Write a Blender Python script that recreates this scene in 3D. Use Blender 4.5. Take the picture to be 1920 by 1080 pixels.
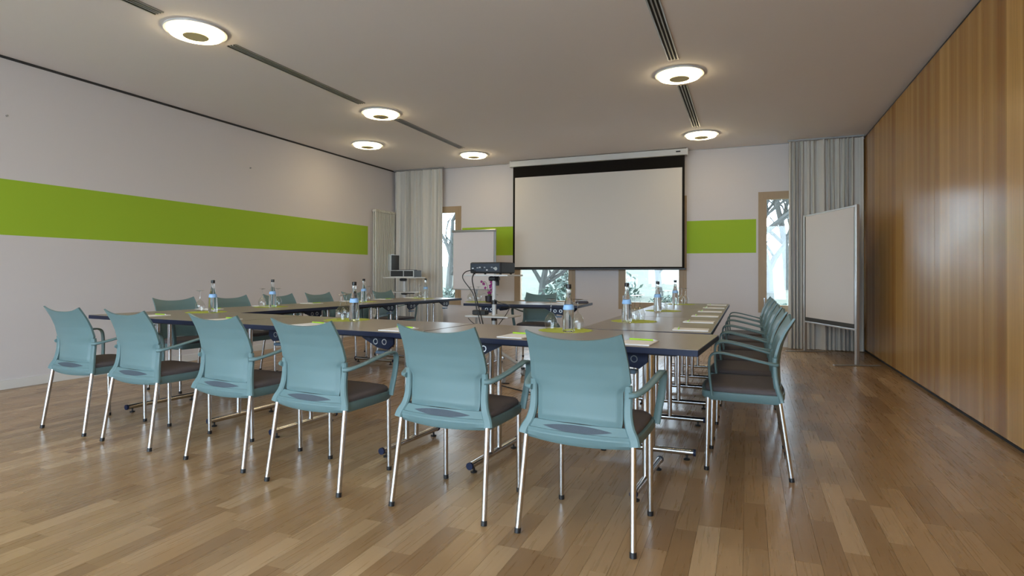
import bpy, bmesh, math, random
from mathutils import Vector, Matrix

# ------------------------------------------------------------------ clean
for o in list(bpy.data.objects):
    bpy.data.objects.remove(o)
S = bpy.context.scene
C = S.collection
random.seed(7)

# ------------------------------------------------------------------ camera
CAM_H = 1.09
FPX, CY = 1090.0, 508.8          # focal length in pixels, principal row (1920x1080)
YAW, PIT, ROLL = math.radians(22.08), math.radians(0.355), math.radians(0.20)
_R = Vector((math.cos(YAW), math.sin(YAW), 0)); _F = Vector((-math.sin(YAW), math.cos(YAW), 0)); _U = Vector((0, 0, 1))
CF = math.cos(PIT)*_F + math.sin(PIT)*_U
_U2 = -math.sin(PIT)*_F + math.cos(PIT)*_U
CR = math.cos(ROLL)*_R + math.sin(ROLL)*_U2
CU = -math.sin(ROLL)*_R + math.cos(ROLL)*_U2
cd = bpy.data.cameras.new('camera'); cam = bpy.data.objects.new('camera', cd); C.objects.link(cam)
cam.matrix_world = Matrix(((CR.x, CU.x, -CF.x, 0), (CR.y, CU.y, -CF.y, 0), (CR.z, CU.z, -CF.z, CAM_H), (0, 0, 0, 1)))
cd.sensor_width = 36; cd.lens = FPX*36/1920; cd.shift_y = -(540-CY)/1920; cd.clip_start = 0.05; cd.clip_end = 300
S.camera = cam

def ray(px, py): return CF + CR*((px-960)/FPX) + CU*((CY-py)/FPX)
def Zp(px, py, z): d = ray(px, py); return Vector((0, 0, CAM_H)) + d*((z-CAM_H)/d.z)   # pixel meets height z
def Yp(px, py, y): d = ray(px, py); return Vector((0, 0, CAM_H)) + d*(y/d.y)            # pixel meets depth plane y
def project(p):
    d = Vector(p) - Vector((0, 0, CAM_H)); D = d.dot(CF)
    if D < .1: return None
    return (960 + FPX*d.dot(CR)/D, CY - FPX*d.dot(CU)/D, D)

# ------------------------------------------------------------------ world and exposure
W = bpy.data.worlds.new('overcast_sky'); S.world = W; W.use_nodes = True
nt = W.node_tree; bg = nt.nodes['Background']
bg.inputs['Color'].default_value = (0.69, 0.835, 1.0, 1); bg.inputs['Strength'].default_value = 8.0
vs = S.view_settings
vs.view_transform = 'Standard'; vs.look = 'None'; vs.gamma = 1; vs.use_curve_mapping = False; vs.exposure = 0.62
LAMP = 14.0                       # emission of the ceiling lamp rings

# room dimensions (metres)
XL, XR, YB, YF, CZ = -6.456, 1.559, 9.815, -2.6, 3.123
WIN_Z = (0.52, 2.39)
BACK_WINS = [(-6.15, -5.02), (-3.93, -2.79), (-2.03, -0.92), (0.15, 1.28)]
FRONT_WINS = [(-6.2, -3.75), (-3.6, -1.15), (-1.0, 1.35)]
FWIN_Z = (0.15, 2.95)

# daylight portals in the window openings (guide sky light into the room, emit nothing themselves)
def portal(name, x0, x1, z0, z1, y, facing):
    l = bpy.data.lights.new(name, 'AREA'); l.shape = 'RECTANGLE'; l.size = x1-x0; l.size_y = z1-z0
    l.cycles.is_portal = True
    o = bpy.data.objects.new(name, l); C.objects.link(o)
    o.location = ((x0+x1)/2, y, (z0+z1)/2); o.rotation_euler = (math.radians(-90 if facing < 0 else 90), 0, 0)
for a, b in BACK_WINS: portal('window_portal', a, b, *WIN_Z, YB+.30, -1)
for a, b in FRONT_WINS: portal('window_portal', a, b, *FWIN_Z, YF-.22, 1)

# ------------------------------------------------------------------ materials
MAT = {}
def srgb(r, g, b):
    f = lambda v: ((v/255)/12.92 if v/255 <= .04045 else ((v/255+.055)/1.055)**2.4)
    return (f(r), f(g), f(b), 1)
def mat(name, col, rough=.5, metal=0, spec=.5, noise=0, scale=40, bump=0, coat=0, stretch=None, **kw):
    m = bpy.data.materials.new(name); m.use_nodes = True; n = m.node_tree.nodes; L = m.node_tree.links
    p = n['Principled BSDF']
    p.inputs['Base Color'].default_value = col; p.inputs['Roughness'].default_value = rough
    p.inputs['Metallic'].default_value = metal; p.inputs['Specular IOR Level'].default_value = spec
    p.inputs['Coat Weight'].default_value = coat
    for k, v in kw.items(): p.inputs[k.replace('_', ' ')].default_value = v
    if noise or bump:
        tc = n.new('ShaderNodeTexCoord'); mp = n.new('ShaderNodeMapping'); nz = n.new('ShaderNodeTexNoise')
        nz.inputs['Scale'].default_value = scale; nz.inputs['Detail'].default_value = 3
        if stretch: mp.inputs['Scale'].default_value = stretch
        L.new(tc.outputs['Object'], mp.inputs['Vector']); L.new(mp.outputs['Vector'], nz.inputs['Vector'])
        if noise:
            mx = n.new('ShaderNodeMix'); mx.data_type = 'RGBA'
            mx.inputs['A'].default_value = tuple(c*(1-noise) for c in col[:3])+(1,)
            mx.inputs['B'].default_value = tuple(min(1, c*(1+noise)) for c in col[:3])+(1,)
            L.new(nz.outputs['Fac'], mx.inputs['Factor']); L.new(mx.outputs['Result'], p.inputs['Base Color'])
        if bump:
            bp = n.new('ShaderNodeBump'); bp.inputs['Strength'].default_value = bump; bp.inputs['Distance'].default_value = .002
            L.new(nz.outputs['Fac'], bp.inputs['Height']); L.new(bp.outputs['Normal'], p.inputs['Normal'])
    MAT[name] = m
    return m

class NT:
    """small helper to write node graphs"""
    def __init__(s, m): s.t = m.node_tree; s.n = s.t.nodes; s.p = s.n['Principled BSDF']
    def lk(s, a, b): s.t.links.new(a, b)
    def node(s, typ, **kw):
        q = s.n.new(typ)
        for k, v in kw.items(): setattr(q, k, v)
        return q
    def math(s, op, a, b=None, c=None):
        q = s.n.new('ShaderNodeMath'); q.operation = op
        for i, v in enumerate((a, b, c)):
            if v is None: continue
            if hasattr(v, 'links'): s.lk(v, q.inputs[i])
            else: q.inputs[i].default_value = v
        return q.outputs[0]
    def mix(s, f, a, b):
        q = s.n.new('ShaderNodeMix'); q.data_type = 'RGBA'
        for k, v in (('Factor', f), ('A', a), ('B', b)):
            if hasattr(v, 'links'): s.lk(v, q.inputs[k])
            else: q.inputs[k].default_value = v
        return q.outputs['Result']
    def pos(s):
        g = s.n.new('ShaderNodeNewGeometry'); x = s.n.new('ShaderNodeSeparateXYZ'); s.lk(g.outputs['Position'], x.inputs[0])
        return x.outputs[0], x.outputs[1], x.outputs[2], g.outputs['Position']

WALL_C = (0.645, 0.615, 0.635, 1)
GREEN_C = (0.33, 0.50, 0.035, 1)
def wall_mat(name, axis, lo, hi):
    """white emulsion with the painted green band"""
    m = mat(name, WALL_C, .75, spec=.25); g = NT(m)
    x, y, z, P = g.pos(); a = (x, y)[axis]
    f = g.math('MULTIPLY', g.math('MULTIPLY', g.math('GREATER_THAN', z, 1.449), g.math('LESS_THAN', z, 1.974)),
               g.math('MULTIPLY', g.math('GREATER_THAN', a, lo), g.math('LESS_THAN', a, hi)))
    nz = g.node('ShaderNodeTexNoise'); nz.inputs['Scale'].default_value = 220; nz.inputs['Detail'].default_value = 2
    g.lk(P, nz.inputs['Vector'])
    g.lk(g.mix(f, WALL_C, GREEN_C), g.p.inputs['Base Color'])
    b = g.node('ShaderNodeBump'); b.inputs['Strength'].default_value = .08; b.inputs['Distance'].default_value = .001
    g.lk(nz.outputs['Fac'], b.inputs['Height']); g.lk(b.outputs['Normal'], g.p.inputs['Normal'])
wall_mat('wall_paint_left', 1, -20, 8.88)
wall_mat('wall_paint_back', 0, -5.0, 0.12)
mat('wall_paint_plain', WALL_C, .75, spec=.25, bump=.08, scale=220)
mat('ceiling_paint', (0.83, 0.78, 0.78, 1), .85, spec=.2, bump=.08, scale=200)
mat('dark_gap', (0.03, 0.03, 0.032, 1), .8)  # near-black; holds the shade of the wall gaps in its colour
mat('baseboard_white', (0.68, 0.67, 0.66, 1), .45)
mat('subfloor', (0.07, 0.045, 0.025, 1), .8)

def oak(name, use_attr):
    m = mat(name, (.3, .18, .09, 1), .28, spec=.5); g = NT(m)
    x, y, z, P = g.pos()
    if use_attr:
        at = g.node('ShaderNodeAttribute', attribute_name='tone'); rnd = at.outputs['Fac']
    else:
        oi = g.node('ShaderNodeObjectInfo'); rnd = oi.outputs['Random']
    cmb = g.node('ShaderNodeCombineXYZ')
    g.lk(g.math('MULTIPLY', x, 85), cmb.inputs[0]); g.lk(g.math('MULTIPLY', y, 2.6), cmb.inputs[1]); g.lk(g.math('MULTIPLY', rnd, 60), cmb.inputs[2])
    nz = g.node('ShaderNodeTexNoise'); nz.inputs['Scale'].default_value = 1; nz.inputs['Detail'].default_value = 5; nz.inputs['Distortion'].default_value = .6
    g.lk(cmb.outputs[0], nz.inputs['Vector'])
    cr = g.node('ShaderNodeValToRGB'); e = cr.color_ramp.elements
    e[0].position = 0; e[0].color = (.26, .150, .068, 1); e[1].position = 1; e[1].color = (.46, .31, .17, 1)
    for p_, c_ in ((.25, (.31, .188, .088, 1)), (.55, (.345, .212, .102, 1)), (.8, (.38, .24, .122, 1))):
        q = cr.color_ramp.elements.new(p_); q.color = c_
    g.lk(rnd, cr.inputs[0])
    gr = g.node('ShaderNodeMapRange'); gr.inputs[1].default_value = .3; gr.inputs[2].default_value = .7; gr.inputs[3].default_value = .94; gr.inputs[4].default_value = 1.04
    g.lk(nz.outputs['Fac'], gr.inputs[0])
    sc = g.node('ShaderNodeVectorMath', operation='SCALE'); g.lk(cr.outputs['Color'], sc.inputs[0]); g.lk(gr.outputs[0], sc.inputs['Scale'])
    g.lk(sc.outputs[0], g.p.inputs['Base Color'])
    rr = g.node('ShaderNodeMapRange'); rr.inputs[3].default_value = .25; rr.inputs[4].default_value = .31
    g.lk(nz.outputs['Fac'], rr.inputs[0]); g.lk(rr.outputs[0], g.p.inputs['Roughness'])
oak('oak_plank', False); oak('oak_strip', True)

def veneer():
    m = mat('honey_veneer', (.4, .2, .07, 1), .25, spec=.4); g = NT(m)
    x, y, z, P = g.pos()
    q = g.math('DIVIDE', y, .235); k = g.math('FLOOR', q); fr = g.math('SUBTRACT', q, k)
    wn = g.node('ShaderNodeTexWhiteNoise', noise_dimensions='1D'); g.lk(k, wn.inputs['W'])
    # book-matched veneer leaves: each leaf light towards one joint
    nz0 = g.node('ShaderNodeTexNoise', noise_dimensions='1D'); nz0.inputs['Scale'].default_value = 7; nz0.inputs['Detail'].default_value = 2; g.lk(y, nz0.inputs['W'])
    cmb = g.node('ShaderNodeCombineXYZ'); g.lk(g.math('MULTIPLY', y, 90), cmb.inputs[0]); g.lk(g.math('MULTIPLY', z, 1.6), cmb.inputs[1]); g.lk(wn.outputs['Value'], cmb.inputs[2])
    nz = g.node('ShaderNodeTexNoise'); nz.inputs['Scale'].default_value = 1; nz.inputs['Detail'].default_value = 4; g.lk(cmb.outputs[0], nz.inputs['Vector'])
    pp = g.math('POWER', g.math('ABSOLUTE', g.math('SUBTRACT', g.math('MULTIPLY', fr, 2), 1)), 3)
    f = g.math('ADD', g.math('MULTIPLY', wn.outputs['Value'], .45), g.math('ADD', g.math('MULTIPLY', nz0.outputs['Fac'], .35), g.math('MULTIPLY', pp, .22)))
    c = g.mix(f, (.27, .112, .018, 1), (.72, .43, .135, 1))
    gr = g.node('ShaderNodeMapRange'); gr.inputs[1].default_value = .3; gr.inputs[2].default_value = .7; gr.inputs[3].default_value = .88; gr.inputs[4].default_value = 1.08
    g.lk(nz.outputs['Fac'], gr.inputs[0])
    sc = g.node('ShaderNodeVectorMath', operation='SCALE'); g.lk(c, sc.inputs[0]); g.lk(gr.outputs[0], sc.inputs['Scale'])
    g.lk(sc.outputs[0], g.p.inputs['Base Color'])
    b = g.node('ShaderNodeBump'); b.inputs['Strength'].default_value = .05; b.inputs['Distance'].default_value = .001
    g.lk(nz.outputs['Fac'], b.inputs['Height']); g.lk(b.outputs['Normal'], g.p.inputs['Normal'])
veneer()

mat('teal_plastic', (0.120, 0.198, 0.210, 1), .42, spec=.4, noise=.04, scale=6, bump=.05)
mat('seat_fabric', (0.090, 0.074, 0.076, 1), .85, noise=.18, scale=300, bump=.25)
mat('mesh_fabric', (0.05, 0.066, 0.085, 1), .7, noise=.4, scale=420, bump=.3)
mat('chrome', (0.60, 0.60, 0.615, 1), .2, metal=1)
mat('steel', (0.42, 0.42, 0.43, 1), .3, metal=1)
mat('black_plastic', (0.012, 0.012, 0.014, 1), .4)
mat('navy_edge', (0.008, 0.013, 0.040, 1), .5, spec=.3)
mat('lever_blue', (0.13, 0.2, 0.29, 1), .4)
mat('laminate', (0.215, 0.175, 0.145, 1), .32, spec=.5, noise=.07, scale=3, bump=.03)
mat('underside', (0.05, 0.05, 0.055, 1), .7)
mat('window_wood', (0.36, 0.255, 0.155, 1), .5, noise=.15, scale=20, stretch=(8, 8, .6))
mat('white_plaster', (0.75, 0.75, 0.74, 1), .8)
mat('screen_black', (0.012, 0.010, 0.009, 1), .8, spec=.1)
mat('screen_white', (0.66, 0.625, 0.595, 1), .8, spec=.15)
mat('white_metal', (0.62, 0.62, 0.62, 1), .4)
mat('grey_metal', (0.34, 0.35, 0.36, 1), .4, metal=.4)
mat('radiator_white', (0.60, 0.59, 0.53, 1), .4)
mat('curtain_fabric', (0.60, 0.585, 0.555, 1), .85, noise=.05, scale=160, bump=.12)
mat('paper', (0.78, 0.77, 0.77, 1), .8)
mat('flip_paper', (0.70, 0.65, 0.655, 1), .8)
mat('board_felt', (0.70, 0.67, 0.675, 1), .85, noise=.03, scale=200)
mat('felt_dark', (0.06, 0.06, 0.06, 1), .9)
mat('aluminium', (0.55, 0.56, 0.57, 1), .32, metal=.8)
mat('lime_paper', (0.42, 0.48, 0.05, 1), .8)
mat('pen_green', (0.36, 0.60, 0.03, 1), .35)
mat('label_blue', (0.30, 0.52, 0.86, 1), .5)
mat('petal', (0.30, 0.012, 0.19, 1), .55, noise=.35, scale=60)
mat('leaf', (0.05, 0.12, 0.03, 1), .5)
mat('wine_dark', (0.03, 0.02, 0.03, 1), .5)
mat('case_dark', (0.016, 0.016, 0.018, 1), .5)
mat('socket_blue', (0.02, 0.03, 0.05, 1), .4)
mat('grass', (0.045, 0.05, 0.03, 1), .95, noise=.6, scale=1.2)
mat('stone_pale', (0.09, 0.085, 0.075, 1), .95, noise=.45, scale=3)
mat('terrace_paving', (0.62, 0.60, 0.56, 1), .9, noise=.1, scale=3)  # unseen paving, made pale to bounce daylight onto the ceiling
mat('bark', (0.034, 0.036, 0.032, 1), .95, noise=.35, scale=8)
mat('bush_leaf', (0.03, 0.052, 0.038, 1), .8, noise=.5, scale=5)
mat('lamp_plate', (0.70, 0.60, 0.34, 1), .5)

def water_glass():
    m = mat('bottle_glass', (.93, .98, 1, 1), .02, Transmission_Weight=1.0, IOR=1.33)
    return m
water_glass()
def thin_glass(name, tint, boost=1.0):
    m = bpy.data.materials.new(name); m.use_nodes = True; t = m.node_tree; n = t.nodes
    for q in list(n): n.remove(q)
    out = n.new('ShaderNodeOutputMaterial'); mx = n.new('ShaderNodeMixShader'); tr = n.new('ShaderNodeBsdfTransparent'); gl = n.new('ShaderNodeBsdfGlossy')
    fr = n.new('ShaderNodeLayerWeight'); fr.inputs['Blend'].default_value = .5
    pw = n.new('ShaderNodeMath'); pw.operation = 'POWER'; pw.inputs[1].default_value = 4.0
    mu = n.new('ShaderNodeMath'); mu.operation = 'MULTIPLY_ADD'; mu.inputs[1].default_value = .6*boost; mu.inputs[2].default_value = .05*boost; mu.use_clamp = True
    t.links.new(fr.outputs['Facing'], pw.inputs[0])
    tr.inputs['Color'].default_value = tint; gl.inputs['Roughness'].default_value = .01
    t.links.new(pw.outputs[0], mu.inputs[0]); t.links.new(mu.outputs[0], mx.inputs[0]); t.links.new(tr.outputs[0], mx.inputs[1]); t.links.new(gl.outputs[0], mx.inputs[2]); t.links.new(mx.outputs[0], out.inputs[0])
    MAT[name] = m
thin_glass('pane_glass', (.96, .98, .97, 1))
thin_glass('wine_glass', (.93, .94, .94, 1), 1.9)
def emit(name, col, st):
    m = bpy.data.materials.new(name); m.use_nodes = True; p = m.node_tree.nodes['Principled BSDF']
    p.inputs['Base Color'].default_value = (.8, .75, .6, 1); p.inputs['Emission Color'].default_value = col; p.inputs['Emission Strength'].default_value = st
    MAT[name] = m
emit('lamp_glow', (1.0, .80, .46, 1), LAMP)

# ------------------------------------------------------------------ mesh helpers
class MB:
    def __init__(s): s.v = []; s.f = []; s.sm = []
    def add(s, vs_, fs, smooth=False):
        b = len(s.v); s.v += [tuple(p) for p in vs_]; s.f += [tuple(i+b for i in q) for q in fs]; s.sm += [smooth]*len(fs); return s
    def box(s, c, d, rz=0, ch=0):
        """box with optional chamfer ch on all edges' outline (vertical corners and rims)"""
        x, y, z = (q/2 for q in d)
        if ch:
            R = []
            for zz, ins in ((-z, ch), (-z+ch, 0), (z-ch, 0), (z, ch)):
                for (sx, sy) in ((1, 1), (-1, 1), (-1, -1), (1, -1)):
                    a, b_ = (sx*(x-ins), sy*(y-ins-ch)), (sx*(x-ins-ch), sy*(y-ins))
                    R += [(p[0], p[1], zz) for p in ((a, b_) if sx*sy > 0 else (b_, a))]
            fs = []
            for k in range(3):
                for i in range(8): fs.append((k*8+i, k*8+(i+1) % 8, k*8+8+(i+1) % 8, k*8+8+i))
            fs += [tuple(range(7, -1, -1)), tuple(range(24, 32))]
        else:
            R = [(sx*x, sy*y, sz*z) for sz in (-1, 1) for sx, sy in ((-1, -1), (1, -1), (1, 1), (-1, 1))]
            fs = [(3, 2, 1, 0), (4, 5, 6, 7), (0, 1, 5, 4), (1, 2, 6, 5), (2, 3, 7, 6), (3, 0, 4, 7)]
        co, si = math.cos(rz), math.sin(rz)
        return s.add([(c[0]+p[0]*co-p[1]*si, c[1]+p[0]*si+p[1]*co, c[2]+p[2]) for p in R], fs)
    def span(s, x0, x1, y0, y1, z0, z1): return s.box(((x0+x1)/2, (y0+y1)/2, (z0+z1)/2), (x1-x0, y1-y0, z1-z0))
    def tube(s, pts, r, n=10, cap=True):
        pts = [Vector(p) for p in pts]; rs = r if isinstance(r, (list, tuple)) else [r]*len(pts)
        vs_ = []; up = None
        for i, p in enumerate(pts):
            t = (pts[min(i+1, len(pts)-1)] - pts[max(i-1, 0)]).normalized()
            if up is None: up = t.orthogonal().normalized()
            up = (up - t*up.dot(t)); up = up.normalized() if up.length > 1e-6 else t.orthogonal().normalized()
            w = t.cross(up)
            for k in range(n):
                a = 2*math.pi*k/n; vs_.append(p + (up*math.cos(a) + w*math.sin(a))*rs[i])
        fs = [(i*n+k, i*n+(k+1) % n, (i+1)*n+(k+1) % n, (i+1)*n+k) for i in range(len(pts)-1) for k in range(n)]
        s.add(vs_, fs, True)
        if cap:
            b = len(s.v)-len(vs_); s.f += [tuple(b+k for k in range(n-1, -1, -1)), tuple(b+(len(pts)-1)*n+k for k in range(n))]; s.sm += [False, False]
        return s
    def lathe(s, prof, n=20, c=(0, 0, 0), cap=True):
        vs_ = [(c[0]+r*math.cos(2*math.pi*k/n), c[1]+r*math.sin(2*math.pi*k/n), c[2]+z) for r, z in prof for k in range(n)]
        fs = [(i*n+k, i*n+(k+1) % n, (i+1)*n+(k+1) % n, (i+1)*n+k) for i in range(len(prof)-1) for k in range(n)]
        b = len(s.v); s.add(vs_, fs, True)
        if cap:
            s.f += [tuple(b+k for k in range(n-1, -1, -1)), tuple(b+(len(prof)-1)*n+k for k in range(n))]; s.sm += [False, False]
        return s
    def sweep(s, pts, w, h, axis=(1, 0, 0), ch=.3):
        """flat bar of width w along axis and thickness h along path normal, corners chamfered"""
        pts = [Vector(p) for p in pts]; vs_ = []; n = 8
        for i, p in enumerate(pts):
            t = (pts[min(i+1, len(pts)-1)] - pts[max(i-1, 0)]).normalized()
            a = Vector(axis); a = (a - t*a.dot(t)).normalized(); b = t.cross(a)
            ww = (w[i] if isinstance(w, (list, tuple)) else w)/2; hh = (h[i] if isinstance(h, (list, tuple)) else h)/2; c_ = min(ww, hh)*ch*2
            for q, r_ in ((ww, hh-c_), (ww-c_, hh), (-ww+c_, hh), (-ww, hh-c_), (-ww, -hh+c_), (-ww+c_, -hh), (ww-c_, -hh), (ww, -hh+c_)):
                vs_.append(p + a*q + b*r_)
        fs = [(i*n+k, i*n+(k+1) % n, (i+1)*n+(k+1) % n, (i+1)*n+k) for i in range(len(pts)-1) for k in range(n)]
        fs += [tuple(range(n-1, -1, -1)), tuple((len(pts)-1)*n+k for k in range(n))]
        return s.add(vs_, fs, True)
    def sheet(s, fn, nu, nv, off):
        """surface fn(u,v) with thickness vector function off(u,v), closed rim"""
        A = [fn(i/nu, j/nv) for j in range(nv+1) for i in range(nu+1)]
        B = [Vector(fn(i/nu, j/nv)) + Vector(off(i/nu, j/nv)) for j in range(nv+1) for i in range(nu+1)]
        N = len(A); id_ = lambda i, j: j*(nu+1)+i; fs = []
        for j in range(nv):
            for i in range(nu):
                q = (id_(i, j), id_(i+1, j), id_(i+1, j+1), id_(i, j+1)); fs.append(q); fs.append(tuple(N+k for k in reversed(q)))
        rim = [id_(i, 0) for i in range(nu)] + [id_(nu, j) for j in range(nv)] + [id_(i, nv) for i in range(nu, 0, -1)] + [id_(0, j) for j in range(nv, 0, -1)]
        for a, b in zip(rim, rim[1:]+rim[:1]): fs.append((b, a, N+a, N+b))
        return s.add(A+B, fs, True)
    def mesh(s, name, m, sharp=35):
        me = bpy.data.meshes.new(name); me.from_pydata([tuple(p) for p in s.v], [], s.f); me.update()
        bm = bmesh.new(); bm.from_mesh(me); bmesh.ops.recalc_face_normals(bm, faces=bm.faces); bm.to_mesh(me); bm.free()
        me.polygons.foreach_set('use_smooth', s.sm)
        if any(s.sm): me.set_sharp_from_angle(angle=math.radians(sharp))
        if m: me.materials.append(MAT[m])
        return me
    def build(s, name, m, parent=None, loc=None, rz=0, sharp=35):
        o = bpy.data.objects.new(name, s.mesh(name, m, sharp)); C.objects.link(o)
        if parent: o.parent = parent
        if loc is not None: o.location = loc
        o.rotation_euler.z = rz
        return o

def smooth_path(pts, k=5):
    P = [Vector(p) for p in pts]; out = []
    for i in range(len(P)-1):
        a, b, c, d = P[max(i-1, 0)], P[i], P[i+1], P[min(i+2, len(P)-1)]
        for j in range(k):
            t = j/k
            out.append(.5*((2*b) + (c-a)*t + (2*a-5*b+4*c-d)*t*t + (3*b-a-3*c+d)*t**3))
    return out + [P[-1]]

def tag(o, label, cat=None, group=None, kind=None):
    o['label'] = label
    if cat: o['category'] = cat
    if group: o['group'] = group
    if kind: o['kind'] = kind
    return o
def thing(name, label, cat, loc=(0, 0, 0), rz=0, group=None, kind=None):
    o = bpy.data.objects.new(name, None); C.objects.link(o); o.empty_display_size = .1
    o.location = loc; o.rotation_euler = (0, 0, rz)
    return tag(o, label, cat, group, kind)
def struct(o, label, cat): return tag(o, label, cat, kind='structure')
def dup(root, loc, rz, label):
    def cp(o, par):
        c = o.copy(); C.objects.link(c)
        if par: c.parent = par
        for ch in kids.get(o, ()): cp(ch, c)
        return c
    kids = {}
    for ch in root.children_recursive: kids.setdefault(ch.parent, []).append(ch)
    r = cp(root, None); r.location = loc; r.rotation_euler = (0, 0, rz); r['label'] = label
    return r

ORD = ['first', 'second', 'third', 'fourth', 'fifth', 'sixth']

# ================================================================== ROOM
def seg_wall(name, x0, x1, wins, z, y0, y1, m, label):
    b = MB(); xs = x0
    for a, c in wins:
        b.span(xs, a, y0, y1, 0, CZ); b.span(a, c, y0, y1, 0, z[0]); b.span(a, c, y0, y1, z[1], CZ); xs = c
    b.span(xs, x1, y0, y1, 0, CZ)
    return struct(b.build(name, m), label, 'wall')
seg_wall('wall_back', XL-.3, XR+.3, BACK_WINS, WIN_Z, YB, YB+.32, 'wall_paint_back', 'white back wall with a lime green band between four windows')
seg_wall('wall_front', XL-.3, XR+.3, FRONT_WINS, FWIN_Z, YF-.25, YF, 'wall_paint_plain', 'white wall with large windows behind the viewer')
struct(MB().span(XL-.3, XL, YF-.25, YB, 0, CZ).build('wall_left', 'wall_paint_left'), 'white left wall with a long lime green painted band', 'wall')
wr = struct(MB().span(XR+.02, XR+.3, YF-.25, YB, 0, CZ).build('wall_right', 'dark_gap'), 'honey coloured wood veneer partition wall on the right', 'wall')
py_ = YB-.005; pm = None
while py_ > YF:                                              # movable partition panels, hairline joints
    b = MB().box((0, 0, 0), (.022, 1.172, CZ-.075), ch=.002)
    if pm is None: pm = b.mesh('panel', 'honey_veneer')
    o = bpy.data.objects.new('panel', pm); C.objects.link(o); o.parent = wr; o.location = (XR+.011, py_-.587, (CZ-.03)/2+.012); py_ -= 1.175
struct(MB().span(XL-.3, XR+.3, YF-.25, YB+.32, CZ, CZ+.2).build('ceiling', 'ceiling_paint'), 'plain white ceiling with round lamps and slot vents', 'ceiling')
struct(MB().span(XL-.001, XL+.014, YF, YB, CZ-.022, CZ).build('gap_shade_strip', 'dark_gap'), 'thin dark strip painted as the shaded gap between left wall and ceiling', 'trim')  # strip replaces a recess; the shade of the gap is in its colour
struct(MB().span(XL, XR, YB-.006, YB+.001, CZ-.010, CZ).build('trim_2', 'grey_metal'), 'thin grey joint between back wall and ceiling', 'trim')
struct(MB().span(XL, XL+.014, YF, YB, 0.001, .085).build('baseboard_left', 'baseboard_white'), 'low white baseboard along the left wall', 'baseboard')
b = MB().span(XL+.014, XR, YB-.014, YB, 0.001, .085)
struct(b.build('baseboard_back', 'baseboard_white'), 'low white baseboard along the back wall', 'baseboard')

# floor: every oak strip its own geometry, the 300 that show largest are objects
fl = struct(MB().span(XL-.3, XR+.3, YF-.25, YB+.32, -.14, -.012).build('floor', 'subfloor'), 'oak strip parquet floor with a satin sheen', 'floor')
PW = .092; planks = []; x = XL
rnd = random.Random(3)
while x < XR+.02:
    y = YF - rnd.random()*.6
    while y < YB:
        L_ = rnd.choice((.34, .42, .5, .58, .7, .84)); y1 = min(y+L_, YB); y0 = max(y, YF)
        if y1-y0 > .05:
            w = min(PW, XR+.02-x)
            c = [project((x+dx*w, y0+dy*(y1-y0), 0)) for dx in (0, 1) for dy in (0, 1)]
            ar = 0
            if all(c) and any(-20 < q[0] < 1940 and 0 < q[1] < 1100 for q in c):
                ar = (y1-y0)*w/(sum(q[2] for q in c)/4)**3
            planks.append((ar, x, x+w, y0, y1))
        y = y1 if y1 < YB else YB+1
    x += PW
planks.sort(reverse=True)
unit = MB().box((0, 0, 0), (1, 1, .012)).mesh('oak_strip', 'oak_plank')
GAP = .0009
for k, (ar, x0, x1, y0, y1) in enumerate(planks[:300]):
    o = bpy.data.objects.new('plank', unit); C.objects.link(o); o.parent = fl
    o.location = ((x0+x1)/2, (y0+y1)/2, -.006); o.scale = (x1-x0-GAP, y1-y0-GAP, 1)
b = MB(); tones = []
for ar, x0, x1, y0, y1 in planks[300:]:
    b.span(x0+GAP/2, x1-GAP/2, y0+GAP/2, y1-GAP/2, -.012, 0); tones += [rnd.random()]*8
rest = b.build('planks', 'oak_strip', fl); rest['kind'] = 'stuff'
at = rest.data.attributes.new('tone', 'FLOAT', 'POINT'); at.data.foreach_set('value', tones)

# windows -----------------------------------------------------------------
def window(idx, x0, x1, z, y, sgn, label, handle):
    """timber casement; y = inner wall face, sgn = outward direction"""
    w = thing('window_%d' % idx, label, 'window', ((x0+x1)/2, y, z[0]), kind='structure')
    X, H = (x1-x0)/2, z[1]-z[0]
    def ring(a, c, fw, d0, d1):
        q = MB(); d0, d1 = sorted((sgn*d0, sgn*d1))
        q.span(-X+a, -X+a+fw, d0, d1, a, H-c); q.span(X-a-fw, X-a, d0, d1, a, H-c)
        q.span(-X+a+fw, X-a-fw, d0, d1, a, a+fw); q.span(-X+a+fw, X-a-fw, d0, d1, H-c-fw, H-c); return q
    ring(0, 0, .055, -.012, .06).build('window_frame', 'window_wood', w)
    sash = ring(.05, .05, .07, -.02, .055).build('sash', 'window_wood', w)
    q = MB(); d = sorted((sgn*.02, sgn*.026)); q.span(-X+.115, X-.115, d[0], d[1], .115, H-.115); q.build('pane', 'pane_glass', w)
    q = MB(); hx = (X-.085)*handle; q.box((hx, -sgn*.026, .2), (.022, .012, .06), ch=.003); q.tube([(hx, -sgn*.03, .205), (hx, -sgn*.055, .205), (hx, -sgn*.055, .09)], .007, 8)
    q.build('handle', 'steel', sash)
    q = MB(); d = sorted((sgn*.06, sgn*.36)); q.span(-X, X, d[0], d[1], 0.001, .02); q.build('window_sill', 'white_plaster', w)
for i, ((a, c), nm, hd) in enumerate(zip(BACK_WINS, ['half hidden by the left curtain', 'behind the projector and head chair', 'under the right half of the projection screen', 'beside the right curtain'], (-1, 1, -1, -1))):
    window(i+1, a, c, WIN_Z, YB, 1, 'wood framed casement window in the back wall, '+nm, hd)
for i, (a, c) in enumerate(FRONT_WINS):
    window(i+5, a, c, FWIN_Z, YF, -1, ('leftmost', 'middle', 'rightmost')[i]+' of the large wood framed windows behind the viewer', 1)

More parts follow.
